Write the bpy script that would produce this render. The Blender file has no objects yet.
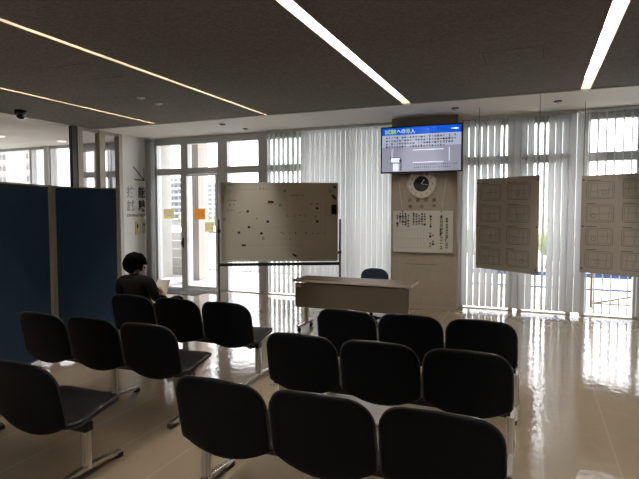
import bpy, bmesh, math, random
from mathutils import Vector, Matrix
PI = math.pi
rnd = random.Random(7)
sc = bpy.context.scene
COL = sc.collection
# ---------------------------------------------------------------- camera, sky, exposure
FPX = 518.0
YAW = math.atan(215.5 / FPX); PITCH = math.atan(28 / FPX); CAMZ = 1.6
cd = bpy.data.cameras.new('camera'); cam = bpy.data.objects.new('camera', cd); COL.objects.link(cam)
cd.sensor_width = 36.0; cd.lens = 36.0 * FPX / 639.0; cd.clip_start = 0.05; cd.clip_end = 1000
cam.location = (0, 0, CAMZ); cam.rotation_euler = (PI / 2 - PITCH, 0, YAW)
sc.camera = cam
SKY = 1.85
w = bpy.data.worlds.new('sky'); sc.world = w; w.use_nodes = True
bg = w.node_tree.nodes['Background']; bg.inputs[0].default_value = (0.97, 0.985, 1.0, 1); bg.inputs[1].default_value = SKY
sd = bpy.data.lights.new('sun', 'SUN'); sd.energy = 4.5; sd.angle = 0.02; sd.color = (1, .95, .88)
sun = bpy.data.objects.new('sun', sd); COL.objects.link(sun); sun.rotation_euler = (math.radians(-28.6), 0, math.radians(6))
TUBE = 54.0
sc.view_settings.view_transform = 'Standard'; sc.view_settings.look = 'None'
sc.view_settings.gamma = 1; sc.view_settings.use_curve_mapping = False
sc.view_settings.exposure = 1.36
cy = sc.cycles
cy.use_denoising = True; cy.max_bounces = 10; cy.diffuse_bounces = 5; cy.glossy_bounces = 5
cy.transmission_bounces = 6; cy.transparent_max_bounces = 24; cy.sample_clamp_indirect = 6.0; cy.caustics_reflective = False

# ---------------------------------------------------------------- materials
def L(r, g, b):
    f = lambda c: (c / 255 / 12.92) if c / 255 <= 0.04045 else ((c / 255 + 0.055) / 1.055) ** 2.4
    return (f(r), f(g), f(b), 1)
M = {}
def mat(name, col, rough=0.5, metal=0.0, spec=0.5, emit=0, noise=0, nscale=40, bump=0, bscale=60, coat=0):
    m = bpy.data.materials.new(name); m.use_nodes = True; nt = m.node_tree; b = nt.nodes['Principled BSDF']
    b.inputs['Base Color'].default_value = col; b.inputs['Roughness'].default_value = rough
    b.inputs['Metallic'].default_value = metal; b.inputs['Specular IOR Level'].default_value = spec
    if coat: b.inputs['Coat Weight'].default_value = coat
    if emit:
        b.inputs['Emission Color'].default_value = col; b.inputs['Emission Strength'].default_value = emit
    tc = nt.nodes.new('ShaderNodeTexCoord')
    if noise:
        n = nt.nodes.new('ShaderNodeTexNoise'); n.inputs['Scale'].default_value = nscale; n.inputs['Detail'].default_value = 4
        nt.links.new(tc.outputs['Object'], n.inputs['Vector'])
        r = nt.nodes.new('ShaderNodeMapRange'); r.inputs['To Min'].default_value = 1 - noise; r.inputs['To Max'].default_value = 1 + noise
        r.inputs['From Min'].default_value = .3; r.inputs['From Max'].default_value = .7
        nt.links.new(n.outputs['Fac'], r.inputs['Value'])
        v = nt.nodes.new('ShaderNodeVectorMath'); v.operation = 'SCALE'; v.inputs[0].default_value = col[:3]
        nt.links.new(r.outputs[0], v.inputs['Scale']); nt.links.new(v.outputs[0], b.inputs['Base Color'])
    if bump:
        n = nt.nodes.new('ShaderNodeTexNoise'); n.inputs['Scale'].default_value = bscale
        nt.links.new(tc.outputs['Object'], n.inputs['Vector'])
        bp = nt.nodes.new('ShaderNodeBump'); bp.inputs['Strength'].default_value = bump; bp.inputs['Distance'].default_value = 0.01
        nt.links.new(n.outputs['Fac'], bp.inputs['Height']); nt.links.new(bp.outputs[0], b.inputs['Normal'])
    M[name] = m; return m
def translucent(name, col, fac, rough=0.7):
    m = mat(name, col, rough, spec=.3); nt = m.node_tree; b = nt.nodes['Principled BSDF']; out = nt.nodes['Material Output']
    t = nt.nodes.new('ShaderNodeBsdfTranslucent'); t.inputs['Color'].default_value = col
    mx = nt.nodes.new('ShaderNodeMixShader'); mx.inputs[0].default_value = fac
    nt.links.new(b.outputs[0], mx.inputs[1]); nt.links.new(t.outputs[0], mx.inputs[2]); nt.links.new(mx.outputs[0], out.inputs[0])
    return m
def glass(name, tint=(.98, .98, .985, 1), k=0.06):
    m = bpy.data.materials.new(name); m.use_nodes = True; nt = m.node_tree; nt.nodes.clear()
    o = nt.nodes.new('ShaderNodeOutputMaterial'); t = nt.nodes.new('ShaderNodeBsdfTransparent'); t.inputs[0].default_value = tint
    g = nt.nodes.new('ShaderNodeBsdfGlossy'); g.inputs['Roughness'].default_value = 0.02
    lw = nt.nodes.new('ShaderNodeLayerWeight'); lw.inputs[0].default_value = 0.25
    ml = nt.nodes.new('ShaderNodeMath'); ml.operation = 'MULTIPLY_ADD'; ml.inputs[1].default_value = .5; ml.inputs[2].default_value = k * .5
    mx = nt.nodes.new('ShaderNodeMixShader')
    nt.links.new(lw.outputs['Fresnel'], ml.inputs[0]); nt.links.new(ml.outputs[0], mx.inputs[0])
    nt.links.new(t.outputs[0], mx.inputs[1]); nt.links.new(g.outputs[0], mx.inputs[2]); nt.links.new(mx.outputs[0], o.inputs[0])
    M[name] = m; return m
mat('ceiling_dark', (.195, .185, .172, 1), .9, spec=.2, noise=.22, nscale=38, bump=.5, bscale=90)
mat('ceiling_white', (.82, .81, .78, 1), .85, spec=.2)
mat('wall_white', (.82, .82, .81, 1), .7, spec=.3)
mat('wall_beige', (.40, .36, .295, 1), .75, spec=.3, noise=.04, nscale=20)
mat('trim_dark', (.06, .06, .06, 1), .6)
mat('aluminium', (.60, .61, .615, 1), .45, .3)
mat('aluminium_light', (.62, .62, .60, 1), .4, .2)
mat('frame_beige', (.42, .38, .32, 1), .5, .2)
mat('frame_dark', (.05, .048, .045, 1), .45, .2)
mat('chrome', (.62, .60, .57, 1), .25, .9)
mat('satin_leg', (.66, .63, .58, 1), .42, .45)
mat('steel_dark', (.06, .06, .06, 1), .4, .5)
mat('vinyl_black', (.0035, .0045, .0068, 1), .5, spec=.12, bump=.15, bscale=300)
mat('vinyl_seat', (.006, .0065, .008, 1), .36, spec=.4, bump=.1, bscale=200)
mat('plastic_black', (.008, .008, .008, 1), .4)
mat('rim_highlight', (.02, .02, .021, 1), .28, spec=.6)  # paler than the vinyl: the back's edge highlight put into the colour
mat('rubber', (.01, .01, .01, 1), .6)
mat('fabric_blue', (.036, .082, .16, 1), .95, spec=.15, noise=.08, nscale=300, bump=.3, bscale=400)
mat('fabric_navy', (.03, .045, .07, 1), .9, spec=.2, noise=.1, nscale=200)
mat('desk_top', (.17, .115, .08, 1), .35, noise=.08, nscale=12)
mat('desk_panel', (.12, .095, .07, 1), .5)
mat('desk_edge', (.5, .47, .42, 1), .4)
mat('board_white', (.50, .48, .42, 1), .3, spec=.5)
mat('notice_white', (.62, .61, .58, 1), .4, spec=.3)
mat('board_line', (.30, .30, .30, 1), .5)
mat('ink_black', (.012, .012, .014, 1), .6, spec=.08)
mat('ink_grey', (.40, .40, .41, 1), .6, spec=.08)
mat('ink_brown', (.10, .06, .04, 1), .6, spec=.08)
mat('magnet_red', (.13, .035, .025, 1), .4)
mat('magnet_dark', (.03, .028, .025, 1), .4)
mat('magnet_yellow', (.55, .36, .06, 1), .5)
mat('magnet_grey', (.16, .15, .13, 1), .5)
translucent('paper_cream', (.85, .76, .56, 1), .6)
translucent('paper_orange', (.85, .50, .14, 1), .5)
translucent('blind', (.81, .82, .83, 1), .60)
translucent('blind_open', (.88, .90, .90, 1), .62)
translucent('poster_film', (.50, .46, .41, 1), .40)
mat('poster_line', (.10, .09, .085, 1), .7)
mat('cord', (.6, .58, .5, 1), .6)
glass('glass'); glass('glass_blue', (.80, .90, .90, 1))
mat('tube_lit', (1.0, .94, .86, 1), .5, emit=TUBE)
mat('trough', (.22, .18, .125, 1), .6)
mat('downlight', (1.0, .93, .82, 1), .5, emit=1.5)
mat('tv_blue', L(0, 84, 205), .3, emit=.36)
mat('tv_text_bg', L(196, 206, 232), .3, emit=.23)
mat('tv_grey', L(166, 170, 194), .3, emit=.22)
mat('tv_white', L(235, 240, 255), .3, emit=.34)
mat('tv_yellow', L(190, 225, 60), .3, emit=.3)
mat('tv_ink', (.05, .06, .10, 1), .3)
mat('skin', (.34, .19, .12, 1), .55, noise=.05)
mat('hair', (.002, .0019, .002, 1), .8, spec=.03, bump=.6, bscale=120)
mat('shirt', (.016, .014, .013, 1), .95, spec=.05, noise=.1, nscale=80)
mat('trousers', (.012, .012, .014, 1), .9, spec=.1)
mat('mask', (.75, .76, .78, 1), .8)
mat('paper', (.75, .72, .66, 1), .7)
mat('rug', (.13, .13, .13, 1), .95, noise=.15, nscale=250)
mat('concrete', (.48, .475, .46, 1), .85, noise=.05, nscale=6)
mat('terrace', (.55, .54, .52, 1), .8, noise=.06, nscale=4)
mat('concrete_pink', (.46, .42, .40, 1), .85)
mat('tower', (.38, .39, .41, 1), .8)
mat('tower_dark', (.15, .165, .19, 1), .6)
mat('tower_pink', (.62, .57, .55, 1), .8)
mat('rail', (.16, .18, .20, 1), .5)
mat('fence_blue', (.05, .11, .30, 1), .5)
mat('pole_brown', (.17, .10, .07, 1), .6)
mat('leaves', (.20, .24, .12, 1), .8, noise=.4, nscale=3)
mat('bark', (.1, .07, .05, 1), .9)
mat('grass_green', (.45, .45, .42, 1), .9, noise=.2, nscale=2)
mat('clock_ring', (.58, .56, .50, 1), .4)
mat('clock_face', (.008, .009, .012, 1), .12, coat=.6)
mat('plate_cream', (.62, .55, .36, 1), .5)
def floor_mat():
    m = mat('floor_vinyl', (.36, .29, .20, 1), .09, spec=.5); nt = m.node_tree; b = nt.nodes['Principled BSDF']
    tc = nt.nodes.new('ShaderNodeTexCoord'); sp = nt.nodes.new('ShaderNodeSeparateXYZ'); nt.links.new(tc.outputs['Object'], sp.inputs[0])
    # welded seams of the sheet flooring, running towards the windows
    def math_(op, a, bv):
        n = nt.nodes.new('ShaderNodeMath'); n.operation = op
        for i, v in enumerate((a, bv)):
            if v is None: continue
            if hasattr(v, 'is_output'): nt.links.new(v, n.inputs[i])
            else: n.inputs[i].default_value = v
        return n.outputs[0]
    x = math_('ADD', sp.outputs['X'], 20.17); q = math_('MODULO', x, .44); s = math_('LESS_THAN', q, .014)
    n1 = nt.nodes.new('ShaderNodeTexNoise'); n1.inputs['Scale'].default_value = 1.2; n1.inputs['Detail'].default_value = 5
    nt.links.new(tc.outputs['Object'], n1.inputs['Vector'])
    r = nt.nodes.new('ShaderNodeMapRange'); r.inputs['To Min'].default_value = .9; r.inputs['To Max'].default_value = 1.1
    nt.links.new(n1.outputs['Fac'], r.inputs['Value'])
    v = nt.nodes.new('ShaderNodeVectorMath'); v.operation = 'SCALE'; v.inputs[0].default_value = (.335, .27, .195)
    nt.links.new(r.outputs[0], v.inputs['Scale'])
    mx = nt.nodes.new('ShaderNodeMix'); mx.data_type = 'RGBA'
    nt.links.new(math_('MULTIPLY', s, .12), mx.inputs[0]); nt.links.new(v.outputs[0], mx.inputs[6]); mx.inputs[7].default_value = (.75, .68, .58, 1)
    nt.links.new(mx.outputs[2], b.inputs['Base Color'])
    # slow waviness of the waxed surface
    mp = nt.nodes.new('ShaderNodeMapping'); mp.inputs['Scale'].default_value = (1.0, .8, 1); nt.links.new(tc.outputs['Object'], mp.inputs[0])
    n2 = nt.nodes.new('ShaderNodeTexNoise'); n2.inputs['Scale'].default_value = 13; n2.inputs['Detail'].default_value = 2.5
    nt.links.new(mp.outputs[0], n2.inputs['Vector'])
    bp = nt.nodes.new('ShaderNodeBump'); bp.inputs['Strength'].default_value = .12; bp.inputs['Distance'].default_value = .02
    nt.links.new(n2.outputs['Fac'], bp.inputs['Height']); nt.links.new(bp.outputs[0], b.inputs['Normal'])
    b.inputs['Coat Weight'].default_value = .35; b.inputs['Coat Roughness'].default_value = .05
    nt.links.new(bp.outputs[0], b.inputs['Coat Normal'])
floor_mat()

# ---------------------------------------------------------------- helpers
def obj(name, bm, m, parent=None, smooth=False, bevel=0, label=None):
    me = bpy.data.meshes.new(name); bmesh.ops.recalc_face_normals(bm, faces=bm.faces); bm.to_mesh(me); bm.free()
    o = bpy.data.objects.new(name, me); COL.objects.link(o)
    if m: me.materials.append(M[m])
    if smooth:
        for p in me.polygons: p.use_smooth = True
    if bevel:
        b = o.modifiers.new('b', 'BEVEL'); b.width = bevel; b.segments = 2; b.limit_method = 'ANGLE'
    if parent: o.parent = parent
    if label: o['label'] = label
    return o
def tag(o, label, cat, group=None, kind=None):
    o['label'] = label; o['category'] = cat
    if group: o['group'] = group
    if kind: o['kind'] = kind
    return o
def empty(name, loc=(0, 0, 0), rz=0, label=None, cat=None, group=None):
    o = bpy.data.objects.new(name, None); COL.objects.link(o); o.location = loc; o.rotation_euler = (0, 0, rz); o.empty_display_size = .1
    if label: tag(o, label, cat, group)
    return o
def struct(o): o['kind'] = 'structure'; return o
def bx(bm, x0, x1, y0, y1, z0, z1, mx=None):
    vs = [bm.verts.new((x, y, z)) for x in (x0, x1) for y in (y0, y1) for z in (z0, z1)]
    if mx: 
        for v in vs: v.co = mx @ v.co
    for f in ((0, 1, 3, 2), (4, 6, 7, 5), (0, 4, 5, 1), (2, 3, 7, 6), (0, 2, 6, 4), (1, 5, 7, 3)): bm.faces.new([vs[i] for i in f])
def box(name, m, x0, x1, y0, y1, z0, z1, parent=None, bevel=0, label=None):
    bm = bmesh.new(); bx(bm, x0, x1, y0, y1, z0, z1); return obj(name, bm, m, parent, bevel=bevel, label=label)
def tube(bm, pts, r, n=10, cap=True):
    pts = [Vector(p) for p in pts]; rings = []
    for i, p in enumerate(pts):
        d = (pts[min(i + 1, len(pts) - 1)] - pts[max(i - 1, 0)]).normalized()
        a = Vector((0, 0, 1)) if abs(d.z) < .9 else Vector((1, 0, 0))
        u = d.cross(a).normalized(); v = d.cross(u).normalized(); rr = r[i] if isinstance(r, (list, tuple)) else r
        rings.append([bm.verts.new(p + (u * math.cos(t) + v * math.sin(t)) * rr) for t in [2 * PI * k / n for k in range(n)]])
    for a, b in zip(rings, rings[1:]):
        for k in range(n): bm.faces.new((a[k], a[(k + 1) % n], b[(k + 1) % n], b[k]))
    if cap: bm.faces.new(rings[0]); bm.faces.new(rings[-1][::-1])
def cyl(bm, c, r, h, n=24, axis='z'):
    c = Vector(c); d = {'x': Vector((1, 0, 0)), 'y': Vector((0, 1, 0)), 'z': Vector((0, 0, 1))}[axis]
    tube(bm, [c, c + d * h], r, n)
def lathe(bm, prof, n=32, mx=None):
    rings = []
    for r, z in prof:
        rings.append([bm.verts.new((r * math.cos(2 * PI * k / n), r * math.sin(2 * PI * k / n), z)) for k in range(n)] if r > 1e-6 else [bm.verts.new((0, 0, z))])
    for a, b in zip(rings, rings[1:]):
        for k in range(n):
            q = [a[k % len(a)], a[(k + 1) % len(a)], b[(k + 1) % len(b)], b[k % len(b)]]
            q = [v for i, v in enumerate(q) if v not in q[:i]]
            if len(q) > 2: bm.faces.new(q)
    if mx: bmesh.ops.transform(bm, matrix=mx, verts=bm.verts)
def text(name, body, wd, ht, mx, m, parent=None, thick=.001, label=None, vertical=False, off=.008):
    """lettering as a mesh fitted to wd x ht, lying in local XY then moved by mx"""
    cu = bpy.data.curves.new('t', 'FONT'); cu.body = body; cu.extrude = .02; cu.align_x = 'CENTER'; cu.space_line = .95 if vertical else 1.0
    cu.resolution_u = 3; cu.offset = off
    to = bpy.data.objects.new('t', cu); COL.objects.link(to)
    dg = bpy.context.evaluated_depsgraph_get(); me = bpy.data.meshes.new_from_object(to.evaluated_get(dg))
    bpy.data.objects.remove(to)
    bm = bmesh.new(); bm.from_mesh(me); bpy.data.meshes.remove(me)
    if not bm.verts: return obj(name, bm, m, parent)
    xs = [v.co.x for v in bm.verts]; ys = [v.co.y for v in bm.verts]
    sx = wd / max(1e-6, max(xs) - min(xs)); sy = ht / max(1e-6, max(ys) - min(ys)); cx = (max(xs) + min(xs)) / 2; cyy = (max(ys) + min(ys)) / 2
    for v in bm.verts: v.co = mx @ Vector(((v.co.x - cx) * sx, (v.co.y - cyy) * sy, (1 if v.co.z > 0 else -1) * thick))
    return obj(name, bm, m, parent, label=label)
def face_mx(o, right, up):
    right = Vector(right).normalized(); up = Vector(up).normalized(); n = right.cross(up)
    return Matrix((( right.x, up.x, n.x, o[0]), (right.y, up.y, n.y, o[1]), (right.z, up.z, n.z, o[2]), (0, 0, 0, 1)))
def marks(name, m, mx, rows, cell, parent, thick=.0006, fill=.72):
    """small illegible characters: each is a few crossing strokes. rows = [(x0, y, count, dx, dy)]"""
    bm = bmesh.new()
    for (x0, y0, n, dx, dy) in rows:
        for k in range(n):
            if rnd.random() < .08: continue
            x = x0 + dx * k; y = y0 + dy * k; s = cell / 2 * rnd.uniform(.7, 1)
            t = s * .26
            bx(bm, x - s, x + s, y - t + rnd.uniform(-.5, .5) * s, y + t, 0, thick, mx)
            bx(bm, x - t + rnd.uniform(-.4, .4) * s, x + t, y - s, y + s, 0, thick, mx)
            if rnd.random() < fill: bx(bm, x - s * .8, x + s * .8, y + s * .6, y + s * .9, 0, thick, mx)
            if rnd.random() < fill: bx(bm, x - s * .8, x + s * .8, y - s * .9, y - s * .6, 0, thick, mx)
    return obj(name, bm, m, parent)
def dup(root, loc=None, rz=None, label=None, group=None, name=None):
    r = root.copy(); COL.objects.link(r)
    if loc is not None: r.location = loc
    if rz is not None: r.rotation_euler = (0, 0, rz)
    if label: r['label'] = label
    if group: r['group'] = group
    for ch in list(root.children):
        c = ch.copy(); COL.objects.link(c); c.parent = r
        for g in list(ch.children):
            d = g.copy(); COL.objects.link(d); d.parent = c
    return r

# ---------------------------------------------------------------- room shell
CZ = 3.12; YE = 7.32; YW = 8.9; XL = -7.62
struct(box('floor', 'floor_vinyl', -13.2, 4.6, -3.6, YW + .1, -.15, 0))
STR = [-6.12, -3.95, -1.705, .545]; SWS = [.034, .034, .06, .06]     # centres of the recessed light slots
bm = bmesh.new(); xs = [XL]
for c, SW in zip(STR, SWS): xs += [c - SW, c + SW]
xs += [4.6]
for a, b in zip(xs[0::2], xs[1::2]): bx(bm, a, b, -3.6, YE, CZ, CZ + .2)
for c, SW in zip(STR, SWS):
    bx(bm, c - SW, c + SW, YE - .03, YE, CZ, CZ + .2)
    bx(bm, c - SW, c + SW, -3.6, -3.4, CZ, CZ + .2)
struct(obj('ceiling', bm, 'ceiling_dark'))
bm = bmesh.new(); bx(bm, -13.2, 4.6, YE, YW + .1, CZ, CZ + .2); bx(bm, -13.2, XL, -3.6, YE, CZ, CZ + .2)
struct(obj('ceiling', bm, 'ceiling_white'))
bm = bmesh.new(); bx(bm, -13.2, 4.6, -3.6, YW + 1.6, CZ + .3, CZ + .55)  # unseen roof, extended past the windows as an overhang to block the sun
struct(obj('roof_slab', bm, 'concrete'))
bm = bmesh.new(); bx(bm, XL, 4.6, YE - .012, YE + .012, CZ - .012, CZ + .01); struct(obj('trim_1', bm, 'aluminium_light'))
bm = bmesh.new(); bx(bm, XL - .02, XL + .02, -3.6, 7.0, CZ - .012, CZ + .01); bx(bm, XL - .16, XL - .12, -3.6, 6.9, CZ - .008, CZ + .01); struct(obj('trim_2', bm, 'frame_beige'))
struct(box('wall_back', 'wall_white', -13.2, 4.8, -3.8, -3.6, -.15, CZ + .4))
struct(box('wall_right', 'wall_white', 4.6, 4.8, -3.6, YW + .1, -.15, CZ + .4))
struct(box('wall_left', 'wall_white', -13.4, -13.2, -3.8, YW + .1, -.15, CZ + .4))
# pillar between the blinds
PX0, PX1, PY = -2.215, -1.145, 8.42
struct(box('pillar', 'wall_beige', PX0, PX1, PY, YW + .1, 0, CZ, bevel=.006))
struct(box('baseboard_front', 'frame_beige', PX0 - .006, PX1 + .006, PY - .01, PY - .001, 0, .06))
# glazed facade: each bay is a window with frame and panes
HEAD, TR0, TR1 = 2.98, 2.36, 2.49
def bay(n, x0, x1, head=HEAD, transom=True, post0=.07, post1=.07, low=.018, lower=True):
    wn = struct(empty('window_%d' % n, ((x0 + x1) / 2, YW, 0))); wn['kind'] = 'structure'
    inv = Vector(((x0 + x1) / 2, YW, 0)); bm = bmesh.new(); y0, y1 = -.07, .07
    a, b = x0 - inv.x, x1 - inv.x
    bx(bm, a - post0, a, y0, y1, 0, CZ); bx(bm, b, b + post1, y0, y1, 0, CZ)
    bx(bm, a, b, y0, y1, head, CZ)
    if low: bx(bm, a, b, y0, y1, 0, low)
    if transom: bx(bm, a, b, y0 - .01, y1, TR0, TR1)
    f = obj('window_frame', bm, 'aluminium', wn)
    if transom:
        g = bmesh.new(); bx(g, a, b, -.006, .006, TR1, head); obj('pane', g, 'glass', wn)
        if lower: g = bmesh.new(); bx(g, a, b, -.006, .006, low, TR0); obj('pane', g, 'glass', wn)
    else:
        g = bmesh.new(); bx(g, a, b, -.006, .006, low, head); obj('pane', g, 'glass', wn)
    return wn
bay(1, -13.1, -11.17, 3.06, False, .1, .03); bay(2, -11.10, -10.66, 3.06, False, .03, .03); 
bay(3, -10.47, -9.62, 3.06, False, .03, .06)
bay(4, -9.50, -9.15, 2.94, True, .06, .10); bay(5, -8.93, -8.76, 2.94, True, .10, .06)
bay(6, -8.62, -8.2, 2.94, True, .06, .1); bay(7, -7.97, -7.62, 2.94, True, .1, .1)
bm = bmesh.new(); bx(bm, -10.635, -10.495, YW - .12, YW + .12, 0, CZ); struct(obj('wall_post', bm, 'wall_white'))
bay(8, -7.39, -6.775, HEAD, True, .13, .07)
bay(10, -5.655, -4.955, HEAD, True, .06, .10)
bay(11, -4.75, -4.05, HEAD, True, .10, .03); bay(12, -3.99, -3.14, 3.06, False, .03, .03); bay(13, -3.08, -2.25, 3.06, False, .03, .06)
bay(14, -1.09, -.38, HEAD, True, .06, .07); bay(15, -.18, .46, HEAD, True, .07, .07); bay(16, .72, 1.36, HEAD, True, .07, .05)
bay(17, 1.46, 2.1, HEAD, True, .06, .1); bay(18, 2.3, 3.0, HEAD, True, .1, .1); bay(19, 3.2, 3.9, HEAD, True, .1, .1); bay(20, 4.1, 4.5, HEAD, True, .1, .1)
# the glass door with its fixed light above
bay(9, -6.60, -5.88, HEAD, True, .105, .165, low=0, lower=False)
dr = struct(empty('door_1', (-6.24, YW, 0)))
bm = bmesh.new(); bx(bm, -.50, -.355, -.13, -.085, .03, 2.35); bx(bm, .335, .38, -.13, -.085, .03, 2.35); bx(bm, -.355, .335, -.13, -.085, .03, .075); bx(bm, -.355, .335, -.13, -.085, 2.32, 2.35)
obj('door_frame', bm, 'aluminium_light', dr, bevel=.003)
bm = bmesh.new(); bx(bm, -.355, .335, -.112, -.104, .075, 2.32); obj('pane', bm, 'glass', dr)
bm = bmesh.new(); tube(bm, [(-.45, -.13, 1.02), (-.45, -.18, 1.02), (-.45, -.18, .90), (-.45, -.13, .90)], .012, 8); bx(bm, -.47, -.43, -.138, -.13, .86, 1.06); obj('door_handle', bm, 'steel_dark', dr)
struct(box('door_sill', 'aluminium', -6.72, -5.72, YW - .16, YW - .07, 0, .03))

# left partition: glazed screens and the white wall with the sign
bm = bmesh.new(); bx(bm, XL - .05, XL + .05, 8.03, YW - .01, 0, CZ); struct(obj('wall_partition', bm, 'wall_white'))
bm = bmesh.new()
bx(bm, XL - .05, XL + .06, 7.94, 8.03, 0, CZ); bx(bm, XL - .05, XL + .06, 7.45, 7.59, 0, CZ); bx(bm, XL - .05, XL + .06, 6.95, 7.06, 0, CZ)
bx(bm, XL - .04, XL + .04, 7.06, 7.94, CZ - .05, CZ); bx(bm, XL - .04, XL + .04, 7.06, 7.94, 0, .06)
wp = struct(empty('window_21', (0, 0, 0))); obj('window_frame', bm, 'frame_beige', wp)
bm = bmesh.new(); bx(bm, XL - .03, XL + .05, 6.84, 6.95, 0, CZ); obj('post', bm, 'frame_dark', wp)
bm = bmesh.new(); bx(bm, XL - .005, XL + .005, 7.06, 7.45, .06, CZ - .05); obj('pane', bm, 'glass', wp)
bm = bmesh.new(); bx(bm, XL - .005, XL + .005, 7.59, 7.94, .06, CZ - .05); obj('pane', bm, 'glass', wp)
# sign lettering on that wall (faces +X)
sg = empty('wall_sign', (XL + .052, 8.40, 2.0), 0, 'skill test room sign lettering with an arrow on the white end wall', 'sign')
def smx(y, z): return face_mx((0, y - 8.40, z - 2.0), (0, 1, 0), (0, 0, 1))
text('character', '能', .21, .23, smx(8.56, 2.0), 'ink_black', sg, off=.02)
text('character', '験', .21, .23, smx(8.56, 1.72), 'ink_black', sg, off=.02)
text('character', '技', .21, .23, smx(8.24, 2.0), 'ink_grey', sg, off=.02, label='pale grey character')
text('character', '試', .21, .23, smx(8.24, 1.72), 'ink_grey', sg, off=.02, label='pale grey character')
text('small_text', 'DRIVING TEST', .52, .05, smx(8.40, 1.52), 'ink_black', sg)
bm = bmesh.new(); mxs = smx(8.5, 2.38)
def bar2(bm, a, b, t, mx, h=.002):
    a = Vector(a); b = Vector(b); d = (b - a).normalized(); n = Vector((-d.y, d.x)) * t / 2
    vs = [bm.verts.new(mx @ Vector((p.x, p.y, z))) for z in (0, h) for p in (a - n, b - n, b + n, a + n)]
    for f in ((0, 3, 2, 1), (4, 5, 6, 7), (0, 1, 5, 4), (1, 2, 6, 5), (2, 3, 7, 6), (3, 0, 4, 7)): bm.faces.new([vs[i] for i in f])
bar2(bm, (-.17, .13), (.14, -.13), .022, mxs); bar2(bm, (.14, -.14), (.14, .12), .022, mxs); bar2(bm, (-.14, -.13), (.15, -.13), .022, mxs)
obj('arrow', bm, 'ink_black', sg)
pl = empty('wall_switch', (XL + .05, 8.42, 1.28), 0, 'cream switch plate on the white wall below the sign', 'switch')
bm = bmesh.new(); bx(bm, 0, .015, -.06, .06, -.16, .12); obj('plate', bm, 'plate_cream', pl, bevel=.003)
bm = bmesh.new(); bx(bm, .015, .022, -.03, .0, -.02, .06); obj('button', bm, 'ink_black', pl)
pl = empty('wall_thermostat', (XL + .05, 8.60, 1.28), 0, 'narrow cream control panel beside the switch plate under the sign', 'control panel')
bm = bmesh.new(); bx(bm, 0, .015, -.04, .04, -.13, .10); obj('plate', bm, 'plate_cream', pl, bevel=.003)
bm = bmesh.new(); bx(bm, .015, .022, -.02, .02, .03, .06); obj('button', bm, 'ink_black', pl)

# ---------------------------------------------------------------- ceiling fittings
def strip(x, label, gaps):
    SW = SWS[STR.index(x)]
    t = empty('strip_light', (x, 0, CZ), 0, label, 'ceiling light', 'recessed strip lights in the dark ceiling')
    bm = bmesh.new(); y0, y1 = -3.38, YE - .035; s = SW - .002
    bx(bm, -s, s, y0, y1, .175, .185); bx(bm, -s, -s + .004, y0, y1, .0, .175); bx(bm, s - .004, s, y0, y1, .0, .175); bx(bm, -s, s, y1 - .005, y1, 0, .175)
    obj('housing', bm, 'trough', t)
    y = y1 - .03
    for g in gaps:
        bm = bmesh.new(); tube(bm, [(0, y - g, .14), (0, y, .14)], .014, 8); o = obj('tube', bm, 'tube_lit', t, smooth=True)
        bm = bmesh.new(); bx(bm, -.018, .018, y - g - .03, y - g, .12, .175); obj('tube_holder', bm, 'trough', t)
        y -= g + .035
        if y < -2.4: break
    return t
GP = [.62] + [1.2] * 8
strip(STR[2], 'recessed strip light in the dark ceiling aimed at the wall screen', GP)
strip(STR[3], 'recessed strip light nearest the hanging map sheets', GP)
strip(STR[1], 'recessed strip light ending above the whiteboard', GP)
strip(STR[0], 'recessed strip light beside the dome camera', GP)
cm = empty('dome_camera', (-7.19, 5.56, CZ), 0, 'black dome security camera on the dark ceiling edge', 'security camera')
bm = bmesh.new(); lathe(bm, [(0, 0), (.085, 0), (.085, -.05), (.07, -.07), (0, -.07)]); obj('housing', bm, 'steel_dark', cm, smooth=True)
bm = bmesh.new(); lathe(bm, [(.068, -.065), (.062, -.10), (.04, -.125), (0, -.135)]); obj('dome', bm, 'clock_face', cm, smooth=True)
for (x, y, lab, mm) in ((-4.90, 5.56, 'small pale round sprinkler plate between the two left strip lights, nearer the wall sign', 'aluminium_light'), (-4.93, 5.95, 'second small pale round plate on the dark ceiling beside the sprinkler plate', 'aluminium_light'),
        (.257, 7.93, 'round ceiling plate above the hanging map sheets', 'trim_dark'), (-1.12, 7.88, 'round ceiling plate above the wall screen', 'trim_dark'),
        (-5.06, 7.76, 'round ceiling plate in front of the glass door', 'trim_dark'), (-4.95, 8.35, 'larger round ceiling plate close to the window head', 'trim_dark')):
    t = empty('ceiling_plate', (x, y, CZ), 0, lab, 'ceiling plate')
    bm = bmesh.new(); lathe(bm, [(0, 0), (.055, 0), (.05, -.012), (0, -.012)]); obj('flange', bm, mm, t, smooth=False)
    bm = bmesh.new(); lathe(bm, [(0, -.011), (.02, -.011), (.018, -.03), (0, -.032)], 16); obj('nozzle', bm, 'aluminium', t, smooth=True)
def hatch(pts, lab):
    bm = bmesh.new(); c = sum((Vector(p) for p in pts), Vector((0, 0))) / 4
    for a, b in zip(pts, pts[1:] + pts[:1]): bar2(bm, Vector(a) - c, Vector(b) - c, .012, Matrix.Translation((c.x, c.y, CZ - .002)), .004)
    tag(obj('ceiling_hatch', bm, 'trim_dark'), lab, 'ceiling hatch')
hatch([(-4.78, 4.06), (-4.28, 4.06), (-4.28, 4.60), (-4.78, 4.60)], 'square access hatch outline in the dark ceiling between left strip lights')
hatch([(-.50, 5.27), (.04, 5.27), (.04, 5.72), (-.50, 5.72)], 'square access hatch outline in the dark ceiling near the right strip light')
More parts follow.
